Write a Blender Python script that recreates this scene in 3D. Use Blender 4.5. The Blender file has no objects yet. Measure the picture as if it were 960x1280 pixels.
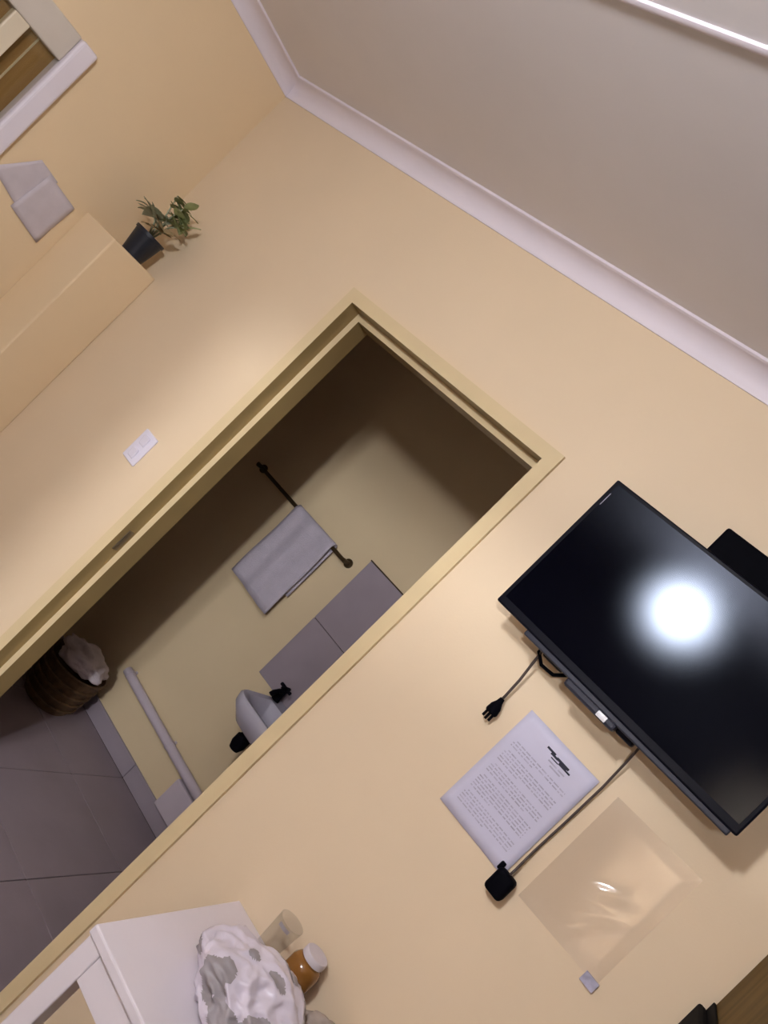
import bpy, bmesh, math, random
from mathutils import Vector, Matrix, noise
random.seed(7)
SC = bpy.context.scene
COL = SC.collection
PI = math.pi

# ------------------------------------------------------------------ camera
F_PX = 960.0
yaw, pitch, roll = math.radians(-30.02), math.radians(-.29), math.radians(45.37)
fwd = Vector((math.sin(yaw)*math.cos(pitch), math.cos(yaw)*math.cos(pitch), math.sin(pitch)))
rgt0 = Vector((math.cos(yaw), -math.sin(yaw), 0))
up0 = rgt0.cross(fwd)
rgt = rgt0*math.cos(roll) + up0*math.sin(roll)
upv = -rgt0*math.sin(roll) + up0*math.cos(roll)
cd = bpy.data.cameras.new('camera')
cam = bpy.data.objects.new('camera', cd); COL.objects.link(cam)
M3 = Matrix((rgt, upv, -fwd)).transposed()
cam.matrix_world = Matrix.Translation((0, -1.824, 1.67)) @ M3.to_4x4()
cd.sensor_fit = 'VERTICAL'; cd.sensor_height = 36.0; cd.lens = 36.0*F_PX/1280.0
cd.clip_start = .02; cd.clip_end = 60
SC.camera = cam

# ------------------------------------------------------------------ world and view
w = bpy.data.worlds.new('world'); SC.world = w; w.use_nodes = True
w.node_tree.nodes['Background'].inputs[0].default_value = (.01, .012, .02, 1)
w.node_tree.nodes['Background'].inputs[1].default_value = .3
vs = SC.view_settings
vs.view_transform = 'Standard'; vs.look = 'None'; vs.gamma = 1; vs.use_curve_mapping = False
vs.exposure = 0.0
LAMP = (.96, .965, 1.02)
L1_POS = (-.76, -2.15, 2.30); L1_R = .095; L1_E = 258.0      # globe of the pendant in this room
L2_POS = (.9, -5.3, 2.2);  L2_R = .085; L2_E = 1950.0       # unseen pendant in the room behind, placed to cast the wall patch

# ------------------------------------------------------------------ materials
def mat(name, col, rough=.5, spec=.5, metal=0, var=.05, scale=8, bump=0, bscale=60, coat=0, trans=0, emit=None, es=0):
    m = bpy.data.materials.new(name); m.use_nodes = True
    nt = m.node_tree; b = nt.nodes['Principled BSDF']
    tc = nt.nodes.new('ShaderNodeTexCoord')
    if var:
        n = nt.nodes.new('ShaderNodeTexNoise'); n.inputs['Scale'].default_value = scale; n.inputs['Detail'].default_value = 4
        nt.links.new(tc.outputs['Object'], n.inputs['Vector'])
        r = nt.nodes.new('ShaderNodeMapRange'); r.inputs[1].default_value = .3; r.inputs[2].default_value = .7
        r.inputs[3].default_value = 1-var; r.inputs[4].default_value = 1+var
        nt.links.new(n.outputs['Fac'], r.inputs[0])
        mx = nt.nodes.new('ShaderNodeVectorMath'); mx.operation = 'SCALE'
        mx.inputs[0].default_value = col[:3]
        nt.links.new(r.outputs[0], mx.inputs['Scale'])
        nt.links.new(mx.outputs[0], b.inputs['Base Color'])
    else:
        b.inputs['Base Color'].default_value = (*col[:3], 1)
    b.inputs['Roughness'].default_value = rough; b.inputs['Metallic'].default_value = metal
    b.inputs['Specular IOR Level'].default_value = spec
    b.inputs['Coat Weight'].default_value = coat; b.inputs['Coat Roughness'].default_value = .1
    b.inputs['Transmission Weight'].default_value = trans
    if emit: b.inputs['Emission Color'].default_value = (*emit, 1); b.inputs['Emission Strength'].default_value = es
    if bump:
        n2 = nt.nodes.new('ShaderNodeTexNoise'); n2.inputs['Scale'].default_value = bscale; n2.inputs['Detail'].default_value = 5
        nt.links.new(tc.outputs['Object'], n2.inputs['Vector'])
        bp = nt.nodes.new('ShaderNodeBump'); bp.inputs['Strength'].default_value = bump; bp.inputs['Distance'].default_value = .004
        nt.links.new(n2.outputs['Fac'], bp.inputs['Height']); nt.links.new(bp.outputs[0], b.inputs['Normal'])
    return m

def wood(name, c1, c2, rough=.45, axis=2, scale=3):
    m = bpy.data.materials.new(name); m.use_nodes = True
    nt = m.node_tree; b = nt.nodes['Principled BSDF']
    tc = nt.nodes.new('ShaderNodeTexCoord'); mp = nt.nodes.new('ShaderNodeMapping')
    s = [9, 9, 9]; s[axis] = .7; mp.inputs['Scale'].default_value = s
    nt.links.new(tc.outputs['Object'], mp.inputs[0])
    n = nt.nodes.new('ShaderNodeTexNoise'); n.inputs['Scale'].default_value = scale; n.inputs['Detail'].default_value = 8; n.inputs['Distortion'].default_value = .6
    nt.links.new(mp.outputs[0], n.inputs['Vector'])
    cr = nt.nodes.new('ShaderNodeValToRGB'); cr.color_ramp.elements[0].position = .35; cr.color_ramp.elements[1].position = .68
    cr.color_ramp.elements[0].color = (*c1, 1); cr.color_ramp.elements[1].color = (*c2, 1)
    nt.links.new(n.outputs['Fac'], cr.inputs[0]); nt.links.new(cr.outputs[0], b.inputs['Base Color'])
    b.inputs['Roughness'].default_value = rough
    return m

WALLC = (.77, .615, .425)
M = {}
M['wall'] = mat('wall_paint', WALLC, .55, .35, var=.025, scale=2.2, bump=.06, bscale=180)
M['left'] = mat('left_wall_paint', (.82, .635, .40), .6, .3, var=.025, scale=2.2, bump=.06, bscale=180)
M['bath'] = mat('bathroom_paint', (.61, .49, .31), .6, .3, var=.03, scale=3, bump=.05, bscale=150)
M['ceil'] = mat('ceiling_paint', (.79, .755, .765), .8, .2, var=.03, scale=2, bump=.04, bscale=120)
M['cornice'] = mat('cornice_plaster', (.80, .735, .80), .5, .4, var=.02, scale=6)
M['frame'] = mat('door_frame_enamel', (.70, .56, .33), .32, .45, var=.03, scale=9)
M['jamb'] = mat('shade_darkened_jamb_enamel', (.31, .215, .085), .35, .45, var=.05, scale=9)  # frame enamel darkened: shade on the reveals is put into the colour
M['white'] = mat('white_gloss_paint', (.80, .74, .80), .22, .5, var=.02, scale=5)
M['cream'] = mat('cream_sash_paint', (.72, .62, .46), .4, .4, var=.03)
M['grey_head'] = mat('dull_beige_head_paint', (.62, .55, .47), .6, .3, var=.04)
M['blind'] = wood('brown_blind_fabric', (.33, .18, .06), (.46, .27, .10), .7)
M['paper'] = mat('paper_sheet', (.62, .60, .74), .7, .3, var=.03, scale=14, bump=.05, bscale=25)
M['paper2'] = mat('old_paper_sheet', (.60, .54, .57), .75, .25, var=.05, scale=20)
M['ink'] = mat('grey_print', (.44, .42, .53), .7, .2, var=.2, scale=60)
M['logo'] = mat('black_print', (.03, .03, .05), .6, .2, var=.2, scale=90)
def screen_mat():
    m = bpy.data.materials.new('tv_screen_glass'); m.use_nodes = True; nt = m.node_tree
    nt.nodes.remove(nt.nodes['Principled BSDF'])
    out = [n for n in nt.nodes if n.type == 'OUTPUT_MATERIAL'][0]
    d = nt.nodes.new('ShaderNodeBsdfDiffuse'); d.inputs[0].default_value = (.0012, .0014, .004, 1)
    g = nt.nodes.new('ShaderNodeBsdfGlossy'); g.distribution = 'BECKMANN'; g.inputs['Roughness'].default_value = .165; g.inputs[0].default_value = (.74, .84, 1, 1)
    fr = nt.nodes.new('ShaderNodeFresnel'); fr.inputs[0].default_value = 1.34
    mx = nt.nodes.new('ShaderNodeMixShader')
    nt.links.new(fr.outputs[0], mx.inputs[0]); nt.links.new(d.outputs[0], mx.inputs[1]); nt.links.new(g.outputs[0], mx.inputs[2])
    nt.links.new(mx.outputs[0], out.inputs[0]); return m
M['screen'] = screen_mat()
M['tvblack'] = mat('tv_black_plastic', (.003, .003, .007), .4, .08, var=.1, scale=20)
M['tvgrey'] = mat('tv_dark_grey_plastic', (.022, .022, .034), .4, .25, var=.08, scale=30)
M['black'] = mat('matt_black_plastic', (.003, .003, .005), .6, .02, var=.15, scale=40)
M['cord'] = mat('dark_cord_rubber', (.07, .05, .045), .55, .4, var=.1, scale=60)
M['pin'] = mat('brass_pin', (.25, .2, .13), .3, metal=1, var=.05)
M['silver'] = mat('silver_sticker', (.7, .7, .72), .3, .6, var=.1, scale=200)
M['switch'] = mat('white_switch_plastic', (.78, .74, .84), .18, .6, var=.02)
M['tile'] = mat('grey_wall_tile', (.29, .245, .275), .35, .45, var=.06, scale=7)
M['grout'] = mat('dark_grout', (.07, .055, .05), .9, .1, var=.1, scale=40)
M['floortile'] = mat('grey_floor_tile', (.25, .20, .22), .5, .4, var=.08, scale=5, bump=.05, bscale=90)
M['skirt'] = mat('grey_skirting_tile', (.27, .23, .26), .4, .45, var=.05, scale=6)
M['towel'] = mat('white_towel', (.44, .40, .455), .95, .1, var=.05, scale=30, bump=.6, bscale=260)
M['rail'] = mat('dark_bronze_rail', (.07, .045, .02), .4, .5, metal=.6, var=.1)
M['ceramic'] = mat('white_ceramic', (.45, .43, .50), .15, .5, var=.02)
M['pvc'] = mat('grey_white_pvc', (.47, .41, .45), .4, .4, var=.04)
M['basket'] = mat('brown_wicker', (.10, .055, .025), .7, .3, var=.35, scale=30)
M['cloth'] = mat('grey_cloth', (.55, .48, .50), .95, .1, var=.1, scale=18, bump=.5, bscale=120)
M['table'] = mat('white_table_laminate', (.74, .68, .72), .3, .45, var=.02, scale=4)
M['timber'] = wood('brown_cabinet_timber', (.085, .048, .008), (.14, .080, .018), .55)
M['timber'].node_tree.nodes['Principled BSDF'].inputs['Specular IOR Level'].default_value = .08
M['absorber'] = wood('light_absorbing_wall', (.035, .022, .014), (.07, .045, .03), .5)  # for unseen walls, made dark to cut bounce light and screen reflections
M['pot'] = mat('black_pot_plastic', (.012, .014, .022), .45, .4, var=.1, scale=30)
M['soil'] = mat('potting_soil', (.05, .03, .02), .95, .1, var=.4, scale=80, bump=.6, bscale=90)
M['leaf'] = mat('green_leaf', (.36, .39, .18), .5, .4, var=.25, scale=25)
M['leaf2'] = mat('grey_green_leaf', (.36, .38, .25), .55, .4, var=.25, scale=25)
M['leafdry'] = mat('brownish_leaf', (.36, .27, .14), .6, .3, var=.25, scale=25)
M['amber'] = mat('amber_glass', (.24, .10, .02), .12, .6, var=.12, scale=20)
M['bag'] = mat('white_plastic_bag', (.66, .60, .68), .28, .5, var=.06, scale=9, bump=.35, bscale=34)
M['bagprint'] = mat('grey_bag_print', (.30, .27, .28), .4, .4, var=.2, scale=20)
M['greycloth'] = mat('grey_dishcloth', (.36, .30, .26), .9, .1, var=.25, scale=16, bump=.4, bscale=60)
M['vinyl'] = wood('floor_vinyl', (.24, .20, .17), (.36, .31, .27), .5, axis=1)
M['lamp'] = mat('lamp_globe_glow', (1, 1, 1), .5, var=0, emit=LAMP, es=L1_E)
M['lamp2'] = mat('lamp_globe_glow_strong', (1, 1, 1), .5, var=0, emit=LAMP, es=L2_E)
M['strike'] = mat('dull_steel', (.25, .2, .14), .4, metal=.8, var=.1)

def glassy(name, tint, fac, rough):
    m = bpy.data.materials.new(name); m.use_nodes = True; nt = m.node_tree
    nt.nodes.remove(nt.nodes['Principled BSDF'])
    out = [n for n in nt.nodes if n.type == 'OUTPUT_MATERIAL'][0]
    tr = nt.nodes.new('ShaderNodeBsdfTransparent'); tr.inputs[0].default_value = (*tint, 1)
    gl = nt.nodes.new('ShaderNodeBsdfGlossy'); gl.inputs['Roughness'].default_value = rough
    lw = nt.nodes.new('ShaderNodeLayerWeight'); lw.inputs[0].default_value = .5     # thin film: the same from both sides
    pw = nt.nodes.new('ShaderNodeMath'); pw.operation = 'POWER'; pw.inputs[1].default_value = 5
    nt.links.new(lw.outputs['Facing'], pw.inputs[0])
    ad = nt.nodes.new('ShaderNodeMath'); ad.operation = 'MULTIPLY_ADD'; ad.inputs[1].default_value = .9*fac; ad.inputs[2].default_value = .05*fac
    ad.use_clamp = True
    nt.links.new(pw.outputs[0], ad.inputs[0])
    mx = nt.nodes.new('ShaderNodeMixShader')
    nt.links.new(ad.outputs[0], mx.inputs[0]); nt.links.new(tr.outputs[0], mx.inputs[1]); nt.links.new(gl.outputs[0], mx.inputs[2])
    nt.links.new(mx.outputs[0], out.inputs[0])
    return m
M['pocket'] = glassy('clear_plastic_film', (.978, .975, .98), 1.1, .11)
M['glass'] = glassy('window_glass', (.9, .9, .86), 1.0, .05)
M['tumbler'] = glassy('clear_tumbler_glass', (.93, .93, .93), .45, .08)

# ------------------------------------------------------------------ mesh helpers (world coordinates)
def box(bm, x0, x1, y0, y1, z0, z1, bev=0, seg=2, mx=None):
    r = bmesh.ops.create_cube(bm, size=1)
    vs_ = r['verts']
    T = Matrix.Translation(((x0+x1)/2, (y0+y1)/2, (z0+z1)/2)) @ Matrix.Diagonal((abs(x1-x0), abs(y1-y0), abs(z1-z0), 1))
    bmesh.ops.transform(bm, matrix=T, verts=vs_)
    if bev:
        es = list({e for v in vs_ for e in v.link_edges})
        r2 = bmesh.ops.bevel(bm, geom=es, offset=bev, segments=seg, affect='EDGES', profile=.5)
        vs_ = list({v for f in r2['faces'] for v in f.verts} | {v for v in vs_ if v.is_valid})
    if mx is not None:
        bmesh.ops.transform(bm, matrix=mx, verts=[v for v in vs_ if v.is_valid])
    return vs_

def tube(bm, pts, r, n=10, cap=True):
    pts = [Vector(p) for p in pts]
    rings = []
    prev = None
    for i, p in enumerate(pts):
        t = (pts[min(i+1, len(pts)-1)] - pts[max(i-1, 0)]).normalized()
        a = prev if prev is not None else (Vector((0, 0, 1)) if abs(t.z) < .9 else Vector((1, 0, 0)))
        a = (a - t*a.dot(t)).normalized(); b = t.cross(a); prev = a
        rr = r[i] if isinstance(r, (list, tuple)) else r
        rings.append([bm.verts.new(p + (a*math.cos(2*PI*k/n) + b*math.sin(2*PI*k/n))*rr) for k in range(n)])
    for i in range(len(rings)-1):
        for k in range(n):
            bm.faces.new((rings[i][k], rings[i][(k+1) % n], rings[i+1][(k+1) % n], rings[i+1][k]))
    if cap:
        bm.faces.new(rings[0][::-1]); bm.faces.new(rings[-1])

def lathe(bm, prof, c=(0, 0, 0), n=28, sx=1, sy=1):
    rings = []
    for r, z in prof:
        if r < 1e-6: rings.append([bm.verts.new((c[0], c[1], c[2]+z))])
        else: rings.append([bm.verts.new((c[0]+sx*r*math.cos(2*PI*k/n), c[1]+sy*r*math.sin(2*PI*k/n), c[2]+z)) for k in range(n)])
    for a, b in zip(rings, rings[1:]):
        for k in range(n):
            q = [a[k % len(a)], a[(k+1) % len(a)], b[(k+1) % len(b)], b[k % len(b)]]
            u = []
            for v in q:
                if v not in u: u.append(v)
            if len(u) > 2: bm.faces.new(u)

def loft(bm, pts, dirv, closed=False):
    """sweep the open profile pts (world) along dirv"""
    a = [bm.verts.new(p) for p in pts]; b = [bm.verts.new(Vector(p)+Vector(dirv)) for p in pts]
    m = len(a)
    for i in range(m if closed else m-1):
        j = (i+1) % m
        bm.faces.new((a[i], a[j], b[j], b[i]))
    if closed:
        bm.faces.new(a[::-1]); bm.faces.new(b)

def obj(name, bm, m, parent=None, smooth=False):
    bmesh.ops.recalc_face_normals(bm, faces=bm.faces)
    me = bpy.data.meshes.new(name)
    off = Vector((0, 0, 0)); p = parent
    while p is not None: off += p.location; p = p.parent
    if parent is None:
        lo = [min(v.co[i] for v in bm.verts) for i in range(3)]; hi = [max(v.co[i] for v in bm.verts) for i in range(3)]
        base = Vector(((lo[0]+hi[0])/2, (lo[1]+hi[1])/2, lo[2]))
    else: base = Vector((0, 0, 0))
    bmesh.ops.translate(bm, vec=-off-base, verts=bm.verts)
    bm.to_mesh(me); bm.free()
    me.materials.append(m if not isinstance(m, str) else M[m])
    o = bpy.data.objects.new(name, me); COL.objects.link(o)
    o.location = base
    if parent is not None: o.parent = parent
    if smooth:
        for f in me.polygons: f.use_smooth = True
        if smooth != 'all':
            md = o.modifiers.new('edges', 'EDGE_SPLIT'); md.split_angle = math.radians(smooth if isinstance(smooth, (int, float)) and smooth is not True else 40)
    return o

def bobj(name, dims, m, parent=None, bev=0, mx=None):
    bm = bmesh.new(); box(bm, *dims, bev=bev, mx=mx)
    return obj(name, bm, m, parent, smooth=False)

def tag(o, label=None, cat=None, group=None, kind=None):
    if label: o['label'] = label
    if cat: o['category'] = cat
    if group: o['group'] = group
    if kind: o['kind'] = kind
    return o

def empty(name, loc, label=None, cat=None, group=None, kind=None):
    o = bpy.data.objects.new(name, None); COL.objects.link(o); o.location = loc; o.empty_display_size = .1
    return tag(o, label, cat, group, kind)

def struct(name, bm, m, label=None, smooth=False):
    o = obj(name, bm, m, None, smooth); return tag(o, label, None, None, 'structure')

# ------------------------------------------------------------------ room shell
XL, XR, YF, ZC = -2.642, 1.75, -3.3, 2.557
HX0, HX1, HZ = -1.680, -.815, 2.062                        # hole for the bathroom door
bm = bmesh.new()
box(bm, XL-.12, HX0, 0, .11, 0, ZC); box(bm, HX1, XR+.12, 0, .11, 0, ZC); box(bm, HX0, HX1, 0, .11, HZ, ZC)
struct('wall_back', bm, 'wall', 'long peach painted wall carrying the doorway and the television')
WY0, WY1, WZ0, WZ1 = -1.75, -.615, .95, 1.985              # window hole in the left wall
bm = bmesh.new()
box(bm, XL-.12, XL, WY1, .11, 0, ZC); box(bm, XL-.12, XL, YF-.12, WY0, 0, ZC)
box(bm, XL-.12, XL, WY0, WY1, 0, WZ0); box(bm, XL-.12, XL, WY0, WY1, WZ1, ZC)
struct('wall_left', bm, 'left', 'tan painted left wall with the window and the pinned papers')
bm = bmesh.new(); box(bm, XR, XR+.12, YF-.12, 0, 0, ZC)
struct('wall_right', bm, 'absorber', 'unseen right wall beyond the brown cabinet, darkened to cut reflections and bounce light')
DX0, DX1, DZ = -.168, .66, 2.06  # doorway sized so the rear lamp outlines the lit wall patch
bm = bmesh.new()
box(bm, XL, DX0, YF-.12, YF, 0, ZC); box(bm, DX1, XR, YF-.12, YF, 0, ZC); box(bm, DX0, DX1, YF-.12, YF, DZ, ZC)
struct('wall_front', bm, 'absorber', 'unseen wall behind the viewer with an open doorway, darkened to cut reflections and bounce light')
bm = bmesh.new(); box(bm, XL-.12, XR+.12, YF-.12, .05, -.06, 0)
struct('floor', bm, 'vinyl', 'brown vinyl floor of the main room')
bm = bmesh.new(); box(bm, XL-.12, XR+.12, YF-.12, .11, ZC, ZC+.08)
struct('ceiling', bm, 'ceil', 'greyish white flat ceiling of the main room')
# unseen room behind; its pendant shines through the front wall onto the door wall
bm = bmesh.new()
y0, y1 = -6.9, YF-.12
box(bm, -2.0, 2.6, y0-.1, y0, 0, ZC); box(bm, -2.1, -2.0, y0, y1, 0, ZC); box(bm, 2.6, 2.7, y0, y1, 0, ZC)
struct('wall_rear', bm, 'wall', 'peach walls of the room behind the viewer')
bm = bmesh.new(); box(bm, -2.1, 2.7, y0-.1, y1, -.06, 0)
struct('floor_rear', bm, 'vinyl', 'floor of the room behind the viewer')
bm = bmesh.new(); box(bm, -2.1, 2.7, y0-.1, y1, ZC, ZC+.08)
struct('ceiling_rear', bm, 'ceil', 'ceiling of the room behind the viewer')

dl = empty('light_mask_door', (DX1, YF-.12, 0), 'unseen white door added ajar to trim the light from the room behind the viewer', None, None, 'structure')  # unseen leaf added to mask the right side of the lit wall patch
mx = Matrix.Translation((DX1-.005, YF-.06, 0)) @ Matrix.Rotation(math.radians(79), 4, 'Z')
bobj('light_mask_leaf', (-.815, 0, 0, .036, .01, 2.04), 'white', dl, .002, mx)
for sy in (-.03, .066):
    bm = bmesh.new(); lathe(bm, [(0, -.02), (.02, -.018), (.026, 0), (.02, .018), (0, .02)], (-.75, sy, 1.0), 14); bmesh.ops.transform(bm, matrix=mx, verts=bm.verts)
    obj('door_knob', bm, 'strike', dl, 'all')
# cornice: coved plaster with a small bead at the ceiling
def cove(s):   # profile: (out from wall, z)
    p = [(0, ZC-.066), (.004, ZC-.066), (.006, ZC-.060)]
    for i in range(9):
        a = i/8*PI/2
        p.append((.056-.050*math.cos(a), ZC-.058+.048*math.sin(a)))
    p += [(.060, ZC-.010), (.066, ZC-.007), (.066, ZC), (0, ZC)]
    return p
bm = bmesh.new(); loft(bm, [(XL, -d, z) for d, z in cove(1)], (XR-XL, 0, 0), True)
c = struct('trim_1', bm, 'cornice', 'white coved plaster cornice along the top of the door wall', smooth=35)
bm = bmesh.new(); loft(bm, [(XL+d, YF, z) for d, z in cove(1)], (0, -YF, 0), True)
struct('trim_2', bm, 'cornice', 'white coved plaster cornice along the top of the left wall', smooth=35)
bm = bmesh.new()
loft(bm, [(XL+.07, -.885+dy, ZC-dz) for dy, dz in ((-.009, 0), (-.007, .005), (0, .007), (.007, .005), (.009, 0))], (XR-XL-.07, .035, 0), True)
struct('trim_3', bm, 'cornice', 'narrow white cover strip across the ceiling', smooth=35)

# boxed-in corner ledge that carries the plant
bm = bmesh.new(); box(bm, XL, -2.42, -.225, 0, 0, 1.658, bev=.006)
struct('wall_ledge', bm, 'left', 'boxed-in ledge in the corner left of the doorway')

# door frame of the bathroom
df = empty('door_1', ((HX0+HX1)/2, 0, 0), 'cream metal door frame around the dark bathroom doorway', None, None, 'structure')
def jamb_profile(sx, xo):
    # (offset into the opening, y): face, rebate, stop, back
    return [(0, .0), (-.026, 0), (-.026, -.013), (.015, -.013), (.015, .045), (.038, .045), (.038, .118), (-.026, .118), (-.026, .11), (0, .11)]
pl = jamb_profile(1, 0)
def frame_strip(name, m, ids, closed=False):
    """one length of the profile per side, mitred at the two top corners"""
    for which in ('left', 'head', 'right'):
        bm = bmesh.new(); A = []; B = []
        for a, y in [pl[i] for i in ids]:
            if which == 'left': A.append((HX0+a, y, 0)); B.append((HX0+a, y, HZ-a))
            elif which == 'right': A.append((HX1-a, y, 0)); B.append((HX1-a, y, HZ-a))
            else: A.append((HX0+a, y, HZ-a)); B.append((HX1-a, y, HZ-a))
        va = [bm.verts.new(p) for p in A]; vb = [bm.verts.new(p) for p in B]
        for i in range(len(va)-1): bm.faces.new((va[i], va[i+1], vb[i+1], vb[i]))
        yc = sum(y for a, y in [pl[i] for i in ids])/len(ids)
        o = obj(name, bm, m, df)
frame_strip('architrave', 'frame', (1, 2, 3))
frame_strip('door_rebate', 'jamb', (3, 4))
frame_strip('door_stop', 'frame', (4, 5))
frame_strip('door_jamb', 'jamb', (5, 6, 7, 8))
bm = bmesh.new(); box(bm, HX0+.0145, HX0+.0175, .012, .036, .965, 1.045, bev=.001); box(bm, HX0+.0145, HX0+.0195, .017, .031, .985, 1.02)
obj('strike_plate', bm, 'strike', df)

# window in the left wall
wn = empty('window_1', (XL, (WY0+WY1)/2, WZ0), 'white framed window with brown blind high on the left wall', None, None, 'structure')
bm = bmesh.new()
box(bm, XL-.06, XL+.030, WY1-.012, WY1+.052, WZ0-.05, WZ1+.035, bev=.010, seg=3)
obj('window_jamb', bm, 'white', wn)
bm = bmesh.new()
box(bm, XL-.06, XL+.030, WY0-.052, WY0+.012, WZ0-.05, WZ1+.035, bev=.010, seg=3)
obj('window_jamb', bm, 'white', wn)
bobj('window_head', (XL-.06, XL+.014, WY0+.012, WY1-.012, WZ1-.065, WZ1+.035), 'grey_head', wn, .006)
bobj('window_sill', (XL-.06, XL+.05, WY0+.012, WY1-.012, WZ0-.05, WZ0+.01), 'white', wn, .006)
for yy in (-.800, -1.30):
    bobj('mullion', (XL-.02, XL+.012, yy, yy+.055, WZ0+.01, WZ1-.065), 'cream', wn, .004)
bobj('window_pane', (XL+.002, XL+.006, WY0+.012, WY1-.012, WZ0+.01, WZ1-.065), 'glass', wn)
bobj('window_blind', (XL-.040, XL-.025, WY0+.002, WY1-.002, WZ0, WZ1-.01), 'blind', wn)
bobj('blind_edge', (XL-.025, XL-.020, -.697, -.692, WZ0+.01, WZ1-.065), 'cream', wn)

# ------------------------------------------------------------------ bathroom beyond the doorway
BY = 1.14; BX0, BX1 = -2.95, -.62
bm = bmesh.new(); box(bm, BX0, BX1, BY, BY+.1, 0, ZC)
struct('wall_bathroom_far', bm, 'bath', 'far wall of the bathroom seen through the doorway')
bm = bmesh.new(); box(bm, BX0-.1, BX0, .11, BY+.1, 0, ZC)
struct('wall_bathroom_left', bm, 'white', 'left wall of the bathroom')  # unseen wall, made white to bounce light into the bathroom
bm = bmesh.new(); box(bm, BX1, BX1+.1, .11, BY+.1, 0, ZC)
struct('wall_bathroom_right', bm, 'white', 'right wall of the bathroom')  # also out of view, whitened for more bounce light
bm = bmesh.new(); box(bm, BX0-.1, BX1+.1, .11, BY+.1, ZC, ZC+.08)
struct('ceiling_bathroom', bm, 'ceil', 'ceiling of the bathroom')
# tiled floor: grout bed and single tiles
bm = bmesh.new(); box(bm, BX0-.1, BX1+.1, .05, BY+.1, -.06, -.004)
fl = struct('floor_bathroom', bm, 'grout', 'grey tiled bathroom floor seen through the doorway')
TS = .47; tile_me = {}
bx = [BX0, -2.62, -2.15, -1.68, -1.21, -.74, BX1]
by = [.05, .335, .81, BY-.008]
for i in range(len(bx)-1):
    for j in range(len(by)-1):
        g = .002
        bobj('floor_tile', (bx[i]+g, bx[i+1]-g, by[j]+g, by[j+1]-g, -.010, random.uniform(-.0004, .0004)), 'floortile', fl, .0012)
# skirting tiles
sk = empty('baseboard_bathroom', (-1.8, BY, 0), 'row of grey skirting tiles along the far bathroom wall', None, None, 'structure')
for i in range(len(bx)-1):
    bobj('skirting_tile', (bx[i]+.0015, bx[i+1]-.0015, BY-.011, BY, .001, .082), 'skirt', sk, .0015)
# splashback
sp = empty('splashback', (-1.40, BY, .775), 'upright column of large grey wall tiles above the basin', 'splashback')
SX0, SX1 = -1.577, -1.02
bobj('grout_bed', (SX0+.002, SX1-.002, BY-.006, BY, .775, 1.462), 'grout', sp)
for k, (za, zb) in enumerate(((.775, 1.114), (1.117, 1.463))):
    for (xa, xb) in ((SX0, -1.30), (-1.297, SX1)):
        bobj('tile', (xa, xb, BY-.011, BY-.002, za, zb), 'tile', sp, .0015)
bm = bmesh.new(); box(bm, SX0-.002, SX1, BY-.012, BY, 1.4635, 1.4685)
obj('tile_trim', bm, 'rail', sp)

# basin on a pedestal
BXL, BXR, BYF = -1.415, -.94, .775
bs = empty('wash_basin', ((BXL+BXR)/2, BY, 0), 'white ceramic hand basin below the grey splashback tiles', 'basin')
bm = bmesh.new()
def rrect(x0, x1, y0, y1, r, z, n=6):
    out = []
    for cx, cy, a0 in ((x1-r, y1-.01, 0), (x0+r, y1-.01, PI/2), (x0+r, y0+r, PI), (x1-r, y0+r, 1.5*PI)):
        rr = r
        for k in range(n+1):
            a = a0+k/n*PI/2
            ry = rr if cy < y1-.02 else .01
            out.append((cx+rr*math.cos(a), cy+ry*math.sin(a), z))
    return out
loops = [rrect(BXL+.12, BXR-.12, BYF+.17, BY-.012, .05, .63), rrect(BXL+.04, BXR-.04, BYF+.05, BY-.012, .07, .68), rrect(BXL+.004, BXR-.004, BYF+.006, BY-.012, .08, .735),
         rrect(BXL, BXR, BYF, BY-.012, .08, .77), rrect(BXL+.006, BXR-.006, BYF+.006, BY-.013, .078, .780),
         rrect(BXL+.030, BXR-.030, BYF+.028, BY-.105, .07, .778), rrect(BXL+.045, BXR-.045, BYF+.045, BY-.115, .06, .755), rrect(BXL+.075, BXR-.075, BYF+.08, BY-.14, .05, .68), rrect(BXL+.13, BXR-.13, BYF+.12, BY-.17, .03, .655)]
prev = None; first = None
for L in loops:
    vsx = [bm.verts.new(p) for p in L]
    if prev:
        for k in range(len(vsx)):
            bm.faces.new((prev[k], prev[(k+1) % len(vsx)], vsx[(k+1) % len(vsx)], vsx[k]))
    else: first = vsx
    prev = vsx
bm.faces.new(prev); bm.faces.new(first[::-1])
obj('bowl', bm, 'ceramic', bs, 50)
bm = bmesh.new()
px = BXL+.30
lathe(bm, [(0, 0), (.115, 0), (.115, .02), (.095, .06), (.078, .25), (.082, .5), (.10, .605), (0, .605)], (px, BY-.14, 0), 28, 1, .9)
obj('pedestal', bm, 'ceramic', bs, 50)
bm = bmesh.new()
tx, ty = -1.395, BY-.075
tube(bm, [(tx, ty, .779), (tx, ty, .80), (tx, ty, .835)], [.020, .016, .016], 14)
tube(bm, [(tx, ty, .822), (tx+.01, ty-.05, .832), (tx+.015, ty-.09, .822), (tx+.015, ty-.098, .808)], .010, 10)
box(bm, tx-.034, tx+.034, ty-.007, ty+.007, .838, .852, bev=.004); box(bm, tx-.007, tx+.007, ty-.034, ty+.034, .838, .852, bev=.004)
obj('tap', bm, 'black', bs, True)
bm = bmesh.new()
qx, qy = -1.30, BY-.22
tube(bm, [(qx, qy, .72), (qx, qy, .66), (qx, qy, .63)], [.018, .018, .028], 14)
tube(bm, [(qx, qy, .635), (qx, qy, .60), (qx, qy, .575)], [.032, .032, .022], 14)
tube(bm, [(qx, qy, .65), (qx-.01, qy+.10, .645), (qx-.01, BY, .645)], .014, 10)
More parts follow.
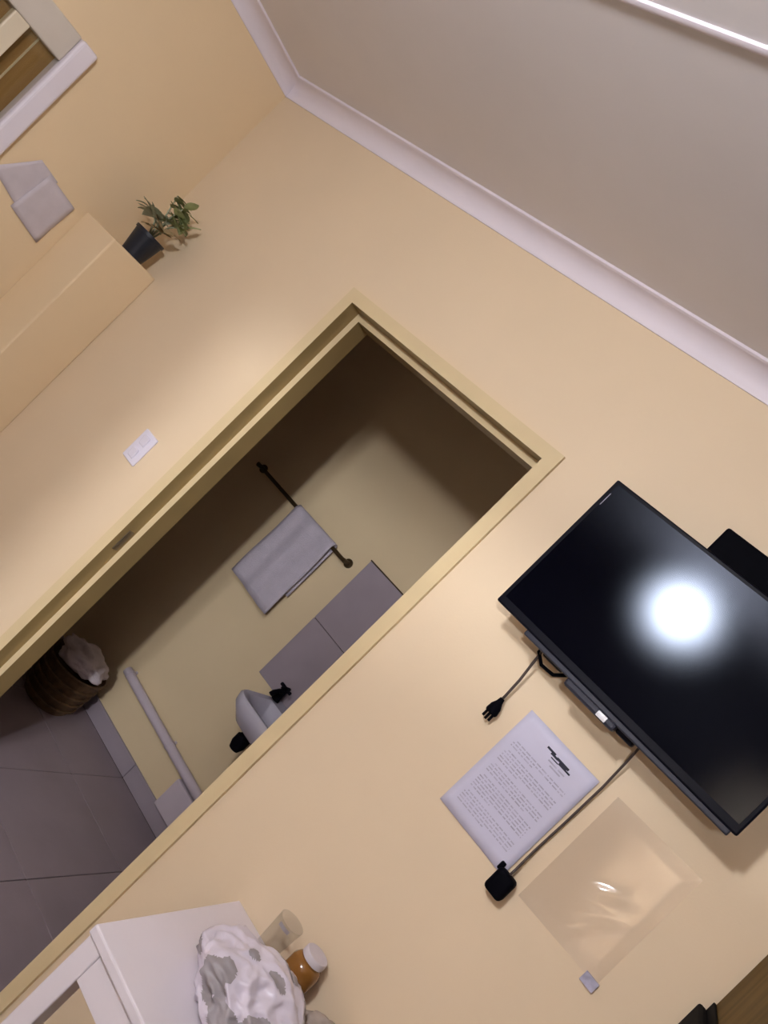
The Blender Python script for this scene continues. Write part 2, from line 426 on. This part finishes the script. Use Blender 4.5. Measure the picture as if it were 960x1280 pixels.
obj('waste_trap', bm, 'black', bs, 50)

# pipe along the wall to the basin
bm = bmesh.new()
tube(bm, [(-2.06, BY-.028, .284), (-1.95, BY-.028, .279), (-1.50, BY-.028, .264), (-1.24, BY-.030, .258)], .022, 14)
pp = obj('waste_pipe', bm, 'pvc', None, 50); tag(pp, 'greyish plastic pipe running low along the far bathroom wall', 'pipe')
for xx in (-2.03, -1.62):
    bm = bmesh.new(); zz = .284 if xx < -2 else .268
    tube(bm, [(xx-.006, BY-.028, zz), (xx+.006, BY-.028, zz)], .024, 14); box(bm, xx-.006, xx+.006, BY-.006, BY, zz-.024, zz+.024)
    obj('pipe_clip', bm, 'pvc', pp, 50)

bobj('pipe_cover', (-1.465, -1.20, BY-.050, BY, .088, .235), 'pvc', pp, .006)
# towel rail and towel
rl = empty('towel_rail', (-2.0, BY, 1.36), 'dark wall-mounted rail that carries the white towel', 'towel rail')
bm = bmesh.new(); tube(bm, [(-2.37, BY-.05, 1.384), (-1.645, BY-.05, 1.379)], .0095, 12); obj('rod', bm, 'rail', rl, 50)
for xx in (-2.36, -1.652):
    bm = bmesh.new()
    tube(bm, [(xx, BY, 1.381), (xx, BY-.006, 1.381)], .022, 14); tube(bm, [(xx, BY-.004, 1.381), (xx, BY-.058, 1.381)], .010, 12)
    obj('bracket', bm, 'rail', rl, 50)
bm = bmesh.new()
# towel folded over the rod: front drop, fold, back drop
prof = []
for i in range(15): prof.append((BY-.068-.004*math.sin(i*.5), .972+(1.382-.972)*i/14))
for i in range(1, 8):
    a = i/8*PI; prof.append((BY-.05-.0165*math.cos(a), 1.384+.0165*math.sin(a)))
for i in range(10): prof.append((BY-.034, 1.382-.30*i/9))
nx = 16; grid = []
for k in range(nx+1):
    u = k/nx; x = -2.02+.285*u
    grid.append([bm.verts.new((x+.006*(1.382-z)*(u-.5), y+.004*math.sin(u*9+z*5)*(1 if y < BY-.05 else .3)-.003*math.sin(u*17), z-.010*u*(z < 1.0))) for y, z in prof])
for a, b in zip(grid, grid[1:]):
    for i in range(len(prof)-1): bm.faces.new((a[i], a[i+1], b[i+1], b[i]))
t = obj('hand_towel', bm, 'towel', None, 'all')
md = t.modifiers.new('thick', 'SOLIDIFY'); md.thickness = .006; md.offset = 0
tag(t, 'white hand towel folded over the dark rail in the bathroom', 'towel')

# laundry basket with cloth, in the dark left of the bathroom
lx, ly = -2.12, .90
lb = empty('laundry_basket', (lx, ly, 0), 'dark brown laundry basket on the bathroom floor behind the left door jamb', 'basket')
bm = bmesh.new()
lathe(bm, [(0, .005), (.115, .0), (.125, .02), (.146, .20), (.153, .21), (.146, .215), (.139, .20), (.118, .03), (0, .03)], (lx, ly, 0), 30)
obj('body', bm, 'basket', lb, 50)
for k, z in enumerate((.04, .08, .12, .16)):
    bm = bmesh.new(); rr = .125+.025*z/.24+.003
    tube(bm, [(lx+rr*math.cos(2*PI*i/24), ly+rr*math.sin(2*PI*i/24), z) for i in range(25)], .007, 6, cap=False)
    obj('wicker_band', bm, 'basket', lb, 'all')
def lump(name, c, r, m, seed, amp=.25, fr=2.2, parent=None, sub=4, flat=None):
    bm = bmesh.new(); bmesh.ops.create_icosphere(bm, subdivisions=sub, radius=1)
    for v in bm.verts:
        n = noise.noise(v.co*fr+Vector((seed, seed*2, 0)))*amp + noise.noise(v.co*fr*2.3+Vector((seed*3, 0, seed)))*amp*.5
        v.co *= 1+n
        v.co = Vector((c[0]+v.co.x*r[0], c[1]+v.co.y*r[1], c[2]+v.co.z*r[2]))
        if flat is not None and v.co.z < flat: v.co.z = flat
    return obj(name, bm, m, parent, 'all')
cl = lump('crumpled_cloth', (lx+.02, ly-.02, .252), (.125, .11, .055), 'cloth', 3, .3, 2.4, None, 4, .217)
tag(cl, 'pale grey crumpled cloth heaped on the brown laundry basket', 'cloth')

# ------------------------------------------------------------------ light switch
sw = empty('light_switch', (-1.872, 0, 1.235), 'white light switch on the wall just left of the doorway', 'light switch')
sx, sz = -1.872, 1.238
bobj('cover_plate', (sx-.037, sx+.037, -.009, 0, sz-.059, sz+.059), 'switch', sw, .004)
for dz in (-.026, .026):
    bobj('rocker', (sx-.016, sx+.016, -.016, -.008, sz+dz-.019, sz+dz+.019), 'switch', sw, .004, Matrix.Translation((sx, -.012, sz+dz)) @ Matrix.Rotation(math.radians(9), 4, 'X') @ Matrix.Translation((-sx, .012, -sz-dz)))

# ------------------------------------------------------------------ potted plant on the ledge
pcx, pcy, pz = -2.475, -.10, 1.658
pp_ = empty('potted_plant', (pcx, pcy, pz), 'small leafy plant in a black pot on the corner ledge', 'plant')
bm = bmesh.new()
lathe(bm, [(0, 0), (.043, 0), (.056, .088), (.060, .088), (.060, .100), (.053, .100), (.051, .085), (0, .085)], (pcx, pcy, pz), 24)
obj('pot', bm, 'pot', pp_, 40)
bm = bmesh.new(); lathe(bm, [(.050, .0), (.03, .006), (0, .009)], (pcx, pcy, pz+.085), 16); obj('soil', bm, 'soil', pp_, 'all')
rs = random.Random(11)
def leaf(bm, base, d, L, W, bend):
    d = d.normalized(); s = d.cross(Vector((0, 0, 1)))
    if s.length < .05: s = Vector((1, 0, 0))
    s.normalize(); n = s.cross(d)
    prev = None
    for i in range(6):
        u = i/5; wv = W*math.sin(PI*min(1, u*.92+.06))**.8*(1-.25*u)
        p = base+d*L*u - n*0 + Vector((0, 0, -bend*L*u*u))
        row = [bm.verts.new(p-s*wv), bm.verts.new(p-n*.12*W), bm.verts.new(p+s*wv)]
        if prev:
            for k in (0, 1): bm.faces.new((prev[k], prev[k+1], row[k+1], row[k]))
        prev = row
top = Vector((pcx, pcy, pz+.09))
stems = [((.055, -.02, .165), 'leaf'), ((-.01, -.03, .175), 'leaf'), ((.075, .02, .115), 'leaf'), ((.01, -.06, .07), 'leaf2'), ((-.06, -.03, .08), 'leaf2'), ((.085, -.03, .045), 'leafdry'), ((.03, .05, .14), 'leaf'), ((-.03, .03, .12), 'leaf2')]
for off, mm in stems:
    tip = top+Vector(off)
    bm = bmesh.new(); mid = (top+tip)/2+Vector((off[0]*-.2, 0, .015))
    tube(bm, [top+Vector((off[0]*.1, off[1]*.1, -.005)), mid, tip], [.0035, .003, .002], 6)
    st = obj('stem', bm, 'leaf2', pp_, 'all')
    for k in range(9):
        a = rs.uniform(0, 2*PI); el = rs.uniform(-.2, .9)
        d = Vector((math.cos(a)*math.cos(el), math.sin(a)*math.cos(el), math.sin(el)))
        base = mid.lerp(tip, rs.uniform(.35, 1))
        bm = bmesh.new(); leaf(bm, base, d, rs.uniform(.045, .08), rs.uniform(.018, .028), rs.uniform(.1, .5))
        obj('leaf', bm, mm, st, 'all')

# ------------------------------------------------------------------ sheets on the left wall
def sheet_x(name, pts, m, label, th=.0012, lift=.001):
    bm = bmesh.new()
    n = 8; P = [Vector((0, *p)) for p in pts]; rows = []
    for i in range(n+1):
        u = i/n; row = []
        for j in range(n+1):
            v = j/n
            q = P[0].lerp(P[1], u).lerp(P[3].lerp(P[2], u), v)
            q.x = XL+lift+.0025*abs(math.sin(u*3+v*2))
            row.append(bm.verts.new(q))
        rows.append(row)
    for a, b in zip(rows, rows[1:]):
        for j in range(n): bm.faces.new((a[j], b[j], b[j+1], a[j+1]))
    o = obj(name, bm, m, None, 'all'); md = o.modifiers.new('thick', 'SOLIDIFY'); md.thickness = th; md.offset = 0
    return tag(o, label, 'paper')
sheet_x('paper_notice', [(-.55, 1.545), (-.455, 1.670), (-.37, 1.655), (-.405, 1.50)], 'paper2', 'pale sheet pinned to the left wall, nearer the window of the two')
sheet_x('paper_notice', [(-.425, 1.49), (-.405, 1.655), (-.268, 1.632), (-.278, 1.455)], 'paper2', 'pale sheet pinned to the left wall, nearer the corner ledge of the two', lift=.004)

# ------------------------------------------------------------------ television
TX0, TX1, TZ0, TZ1, TY = -.600, .060, 1.7045, 2.097, -.140
tv = empty('television', ((TX0+TX1)/2, 0, TZ0), 'black flat television mounted on the wall with a lamp reflected in its screen', 'television')
bm = bmesh.new(); box(bm, TX0, TX1, TY, TY+.028, TZ0, TZ1, bev=.004); obj('bezel', bm, 'tvblack', tv)
bobj('screen', (TX0+.011, TX1-.011, TY-.0012, TY+.004, TZ0+.020, TZ1-.011), 'screen', tv)
bm = bmesh.new()
a = [(TX0+.05, TY+.027, TZ0+.012), (TX1-.05, TY+.027, TZ0+.012), (TX1-.05, TY+.027, TZ1-.04), (TX0+.05, TY+.027, TZ1-.04)]
b = [(TX0+.11, TY+.056, TZ0+.022), (TX1-.11, TY+.056, TZ0+.022), (TX1-.11, TY+.056, TZ1-.13), (TX0+.11, TY+.056, TZ1-.13)]
va = [bm.verts.new(p) for p in a]; vb = [bm.verts.new(p) for p in b]
for k in range(4): bm.faces.new((va[k], va[(k+1) % 4], vb[(k+1) % 4], vb[k]))
bm.faces.new(vb); bm.faces.new(va[::-1])
obj('back_housing', bm, 'tvblack', tv)
bobj('lower_trim', (TX0+.10, TX1-.012, TY+.004, TY+.030, TZ0-.012, TZ0+.002), 'tvgrey', tv, .003)
tcx = -.288
bobj('sensor_bump', (tcx-.075, tcx+.065, TY+.006, TY+.034, TZ0-.028, TZ0-.008), 'tvgrey', tv, .006)
bm = bmesh.new(); box(bm, tcx+.018, tcx+.042, TY+.0045, TY+.007, TZ0-.026, TZ0-.013, bev=.001); obj('sensor_label', bm, 'silver', tv, True)['label'] = 'small silver label below the screen'
bobj('wall_bracket', (-.40, -.14, -.020, 0, 1.80, 1.99), 'tvgrey', tv, .003)
bobj('bracket_arm', (-.31, -.23, TY+.055, -.018, 1.84, 1.95), 'tvgrey', tv, .003)
bobj('rear_foot', (-.445, -.39, TY+.03, TY+.055, TZ0-.016, TZ0+.02), 'tvblack', tv, .005)
bobj('rear_foot', (-.225, -.18, TY+.03, TY+.055, TZ0-.022, TZ0+.02), 'tvblack', tv, .005)
bobj('edge_strip', (TX0+.0125, TX0+.0138, TY-.0018, TY-.0010, 2.025, 2.060), 'ink', tv)  # thin grey strip near the left edge of the screen
bm = bmesh.new()
tube(bm, [(-.475, -.045, TZ0+.02), (-.470, -.05, TZ0-.016), (-.445, -.05, TZ0-.033), (-.41, -.05, TZ0-.030), (-.385, -.045, TZ0-.005), (-.38, -.04, TZ0+.02)], .0045, 8)
obj('cable_loop', bm, 'black', tv, 'all')
tv.rotation_euler = (0, 0, math.radians(-1.5))

# cord with plug hanging from behind the television
pc = empty('power_cord', (-.46, 0, 1.52), 'dark power cord with a black plug dangling below the television', 'power cord')
pts = [(-.468, -.048, 1.75), (-.467, -.050, 1.705), (-.464, -.040, 1.66), (-.461, -.026, 1.61), (-.460, -.020, 1.565), (-.460, -.018, 1.548)]
bm = bmesh.new(); tube(bm, pts, .0034, 8); obj('cord', bm, 'cord', pc, 'all')
bm = bmesh.new(); tube(bm, [(-.460, -.018, 1.552), (-.459, -.018, 1.54), (-.458, -.018, 1.528), (-.457, -.018, 1.513), (-.457, -.018, 1.508)], [.006, .0085, .0145, .0165, .0145], 12); obj('plug_body', bm, 'black', pc, 40)
for dx, dz in ((-.009, 0), (.009, 0), (0, -.002)):
    bobj('plug_pin', (-.457+dx-.0028, -.457+dx+.0028, -.0205, -.0155, 1.492+dz, 1.510), 'black', pc)

# plug pack on its thin cable
ad = empty('plug_pack', (-.18, 0, 1.25), 'black plug pack on the wall at the lower right corner of the printed notice', 'power adapter')
pts = [(-.178, -.045, 1.74), (-.178, -.045, 1.705), (-.177, -.024, 1.65), (-.176, -.012, 1.58), (-.178, -.009, 1.48), (-.181, -.009, 1.38), (-.180, -.016, 1.318), (-.180, -.020, 1.305)]
bm = bmesh.new(); tube(bm, pts, .0028, 8); obj('cable', bm, 'cord', ad, 'all')
bm = bmesh.new(); box(bm, -.204, -.156, -.040, -.001, 1.249, 1.306, bev=.010, seg=3); obj('adapter_body', bm, 'black', ad, True)
bm = bmesh.new(); box(bm, -.212, -.200, -.014, -.002, 1.292, 1.312, bev=.003); obj('clip', bm, 'black', ad, True)

# black box on the wall above the television
mb = empty('media_box', (-.25, 0, 2.06), 'black box on the wall peeking out above the top edge of the television', 'media box')
bobj('case', (-.372, -.120, -.050, -.004, 2.03, 2.188), 'black', mb, .006)
bobj('rear_plate', (-.33, -.16, -.006, 0, 2.06, 2.16), 'black', mb)
bm = bmesh.new(); tube(bm, [(-.235, -.03, 2.186), (-.228, -.028, 2.200), (-.212, -.02, 2.203), (-.20, -.012, 2.192), (-.195, -.008, 2.16)], .004, 8); obj('cable', bm, 'cord', mb, 'all')

# ------------------------------------------------------------------ printed notice
pn = empty('printed_notice', (-.30, 0, 1.295), 'printed white sheet stuck to the wall below the television', 'notice')
NX0, NX1, NZ0, NZ1 = -.4, -.190, 1.287, 1.583
bm = bmesh.new(); n = 12; rows = []
def ny(u, v): return -.0025-.004*max(0, u-.75)**1*4*abs(v-.45)-.0008*math.sin(u*6+v*4)
for i in range(n+1):
    rows.append([bm.verts.new((NX0+(NX1-NX0)*i/n + .003*(j/n-.5), ny(i/n, j/n), NZ0+(NZ1-NZ0)*j/n)) for j in range(n+1)])
for a_, b_ in zip(rows, rows[1:]):
    for j in range(n): bm.faces.new((a_[j], b_[j], b_[j+1], a_[j+1]))
o = obj('sheet', bm, 'paper', pn, 'all'); md = o.modifiers.new('thick', 'SOLIDIFY'); md.thickness = .0008; md.offset = 0
rs = random.Random(5)
bm = bmesh.new()
def strip(bm, u0, u1, z0, z1):
    x0 = NX0+(NX1-NX0)*u0; x1 = NX0+(NX1-NX0)*u1
    q = [bm.verts.new((x, ny((x-NX0)/(NX1-NX0), (z-NZ0)/(NZ1-NZ0))-.0011, z)) for x, z in ((x0, z0), (x1, z0), (x1, z1), (x0, z1))]
    bm.faces.new(q)
z = NZ1-.073
for par in (3, 5, 4, 6, 5):
    for ln in range(par):
        u = .11+(.03 if ln == 0 else 0); end = .86 if ln < par-1 else rs.uniform(.4, .7)
        while u < end:
            wd = rs.uniform(.018, .075)
            strip(bm, u, min(u+wd, end), z-.0030, z)
            u += wd+.014
        z -= .0073
    z -= .0065
tx_ = obj('printed_text', bm, 'ink', pn); tx_['kind'] = 'stuff'; tx_['label'] = 'grey lines of small print'
bm = bmesh.new()
for u0, u1, dz0, dz1 in ((.40, .52, .028, .033), (.47, .57, .032, .037), (.55, .72, .030, .036), (.60, .70, .036, .041), (.66, .76, .037, .041), (.50, .60, .040, .0425)):
    strip(bm, u0, u1, NZ1-dz1, NZ1-dz0)
obj('heading', bm, 'logo', pn)['label'] = 'blurred black heading mark'
bm = bmesh.new()
for u0, u1, dz0 in ((.50, .62, .048), (.64, .73, .048), (.55, .70, .055)): strip(bm, u0, u1, NZ1-dz0-.0035, NZ1-dz0)
obj('subheading', bm, 'ink', pn)

# ------------------------------------------------------------------ clear plastic pocket
ps = empty('plastic_pocket', (-.03, 0, 1.29), 'empty clear plastic pocket taped to the wall right of the plug pack', 'plastic pocket')
PX0, PX1, PZ0, PZ1 = -.142, .074, 1.288, 1.590
bm = bmesh.new(); n = 44; rows = []
RIDGES = ((.4838, .4573, .0069, .0464, .1957), (.5599, .3133, .0062, .0478, .2054), (.45, .115, .0049, .0335, .15))
def py(u, v):
    e = min(u, 1-u, v, 1-v); env = min(1, e*9)
    d = .003+.004*env
    def ridge(t, up, down): return math.exp(-(t/(up if t > 0 else down))**2)
    for uc, vc, A, up, su in RIDGES:
        d += env*A*ridge(v-vc-.40*(u-uc), up, up*2.0)*math.exp(-((u-uc)/su)**2)
    d += env*.0004*noise.noise(Vector((u*4, v*5, 3.1)))
    return -d
for i in range(n+1):
    rows.append([bm.verts.new((PX0+(PX1-PX0)*i/n, py(i/n, j/n), PZ0+(PZ1-PZ0)*j/n+.008*(i/n))) for j in range(n+1)])
for a_, b_ in zip(rows, rows[1:]):
    for j in range(n): bm.faces.new((a_[j], b_[j], b_[j+1], a_[j+1]))
ff = obj('front_film', bm, 'pocket', ps, 'all')
if sum(p.normal.y for p in ff.data.polygons) > 0: ff.data.flip_normals()
bm = bmesh.new()
q = [bm.verts.new(p) for p in ((PX0, -.0012, PZ0), (PX1, -.0012, PZ0+.008), (PX1, -.0012, PZ1+.008), (PX0, -.0012, PZ1))]; bm.faces.new(q)
ff = obj('back_film', bm, 'pocket', ps)
if sum(p.normal.y for p in ff.data.polygons) > 0: ff.data.flip_normals()
bm = bmesh.new(); box(bm, .045, .078, -.0065, -.0012, 1.280, 1.303, bev=.0005)
obj('tape', bm, 'ink', ps)['label'] = 'greyish piece of tape at the lowest corner'

# ------------------------------------------------------------------ table
TBX0, TBX1, TBY, TBZ = -.563, .16, -.515, .75
tb = empty('table', ((TBX0+TBX1)/2, TBY/2, 0), 'white table against the wall below the printed notice', 'table')
bobj('tabletop', (TBX0, TBX1, TBY, -.002, TBZ-.022, TBZ), 'table', tb, .004)
bobj('apron', (TBX0+.008, TBX1-.008, TBY+.010, TBY+.028, TBZ-.090, TBZ-.022), 'table', tb, .002)
bobj('apron', (TBX0+.010, TBX0+.028, TBY+.03, -.02, TBZ-.090, TBZ-.022), 'table', tb, .002)
bobj('apron', (TBX1-.028, TBX1-.010, TBY+.03, -.02, TBZ-.090, TBZ-.022), 'table', tb, .002)
for xx in (TBX0+.004, TBX1-.049):
    for yy in (TBY+.006, -.055):
        bobj('leg', (xx, xx+.045, yy, yy+.045, 0, TBZ-.022), 'table', tb, .004)

# things on the table
JX, JY = -.335, -.050
jr = empty('amber_jar', (JX, JY, TBZ), 'amber glass jar on the white table by the wall', 'jar')
bm = bmesh.new(); lathe(bm, [(0, 0), (.036, 0), (.040, .006), (.040, .078), (.034, .090), (.028, .094), (.028, .100), (0, .100)], (JX, JY, TBZ), 24); obj('body', bm, 'amber', jr, 40)
bm = bmesh.new(); lathe(bm, [(0, .100), (.031, .100), (.031, .113), (.029, .116), (0, .116)], (JX, JY, TBZ), 24); obj('lid', bm, 'paper2', jr, 40)
GX, GY = -.425, -.050
gl = empty('glass_tumbler', (GX, GY, TBZ), 'clear glass tumbler with a dark rim mark left of the amber jar', 'glass')
bm = bmesh.new(); lathe(bm, [(0, 0), (.027, 0), (.034, .105), (.0325, .105), (.026, .006), (0, .006)], (GX, GY, TBZ), 24); obj('vessel', bm, 'tumbler', gl, 40)
bm = bmesh.new()
for k in range(7):
    a0 = -1.9+k*.13; a1 = a0+.13
    bm.faces.new([bm.verts.new((GX+.0345*math.cos(a), GY+.0345*math.sin(a), TBZ+z)) for a, z in ((a0, .091), (a1, .091), (a1, .100), (a0, .100))])
obj('rim_mark', bm, 'bagprint', gl)
bg = empty('plastic_bag', (-.335, -.255, TBZ), 'crumpled white plastic bag with grey print at the front of the table', 'bag')
bm = bmesh.new(); bmesh.ops.create_icosphere(bm, subdivisions=6, radius=1)
for v in bm.verts:
    c = v.co.copy()
    n = .20*noise.noise(c*1.5+Vector((5, 2, 1)))
    for fr_, am in ((2.1, .13), (4.3, .06)):
        n += am*(1-2.2*abs(noise.noise(c*fr_+Vector((3, 8, fr_)))))
    q = c*(1+n)
    v.co = Vector((-.335+q.x*.118, -.262+q.y*.112, TBZ+.050+q.z*.066))
    if v.co.z < TBZ+.001: v.co.z = TBZ+.001
    v.co.y = min(v.co.y, -.125)
bm.normal_update()
bm2 = bmesh.new(); mp_ = {}
for f in bm.faces:
    c = f.calc_center_median(); d = Vector((c.x+.335, c.y+.262, 0))
    val = noise.noise(Vector((c.x*13, c.y*15, c.z*9))+Vector((1.5, 4, 0)))
    if val > .25 and c.z > TBZ+.006:
        vs2 = []
        for v in f.verts:
            if v not in mp_: mp_[v] = bm2.verts.new(v.co+v.normal*.0009)
            vs2.append(mp_[v])
        bm2.faces.new(vs2)
obj('body', bm, 'bag', bg, 'all')
obj('print_patch', bm2, 'bagprint', bg, 'all')['label'] = 'blurred grey print on the bag'
gc = lump('dish_cloth', (-.185, -.085, TBZ+.032), (.080, .058, .048), 'greycloth', 9, .22, 2.3, None, 4, TBZ+.001)
tag(gc, 'crumpled grey-brown cloth on the table right of the amber jar', 'cloth')

# ------------------------------------------------------------------ brown cabinet at the right end of the wall
cb = empty('cabinet', (.65, -.22, 0), 'tall brown timber cabinet at the right end of the wall', 'cabinet')
CX0, CX1, CY0 = .232, 1.05, -.46
bobj('side_panel', (CX0, CX0+.02, CY0, -.002, 0, 2.0), 'timber', cb, .002)
bobj('side_panel', (CX1-.02, CX1, CY0, -.002, 0, 2.0), 'timber', cb, .002)
bobj('top_panel', (CX0+.02, CX1-.02, CY0, -.002, 1.98, 2.0), 'timber', cb, .002)
bobj('bottom_panel', (CX0+.02, CX1-.02, CY0+.01, -.002, .06, .08), 'timber', cb)
bobj('back_panel', (CX0+.02, CX1-.02, -.012, -.002, .08, 1.98), 'timber', cb)
xm = (CX0+CX1)/2
for xa, xb, hx in ((CX0, xm-.001, xm-.05), (xm+.001, CX1, xm+.05)):
    d = bobj('door', (xa, xb, CY0-.020, CY0-.001, .08, 1.995), 'timber', cb, .003)
    bm = bmesh.new(); tube(bm, [(hx, CY0-.02, 1.0), (hx, CY0-.045, 1.01), (hx, CY0-.045, 1.11), (hx, CY0-.02, 1.12)], .005, 8); obj('handle', bm, 'strike', d, 'all')
fh = empty('file_holder', (.22, -.13, 1.2), 'black file holder on the side of the brown cabinet, at the photo bottom right', 'file holder')
bobj('back_plate', (CX0-.006, CX0, -.235, -.006, 1.16, 1.455), 'black', fh, .002)
bobj('pocket', (CX0-.022, CX0-.004, -.225, -.012, 1.16, 1.435), 'black', fh, .005)

# ------------------------------------------------------------------ pendant lamps (the light of the place)
def pendant(pos, r, mm, label):
    x, y, z = pos
    o = empty('pendant_lamp', (x, y, z), label, 'lamp')
    bm = bmesh.new(); bmesh.ops.create_uvsphere(bm, u_segments=28, v_segments=16, radius=r); bmesh.ops.translate(bm, vec=pos, verts=bm.verts); obj('globe', bm, mm, o, 'all')
    bm = bmesh.new(); lathe(bm, [(0, r-.01), (.03, r-.01), (.03, r+.03), (.012, r+.045), (0, r+.045)], pos, 16); obj('lamp_holder', bm, 'switch', o, 40)
    bm = bmesh.new(); tube(bm, [(x, y, z+r+.04), (x, y, ZC-.02)], .004, 8); obj('flex', bm, 'switch', o, 'all')
    bm = bmesh.new(); lathe(bm, [(0, -.03), (.03, -.028), (.05, 0), (0, 0)], (x, y, ZC), 20); obj('ceiling_rose', bm, 'switch', o, 40)
pendant(L1_POS, L1_R, 'lamp', 'white globe pendant lamp that lights the main room')
pendant(L2_POS, L2_R, 'lamp2', 'unseen white globe pendant lamp in the room behind, placed to cast the lit wall patch')
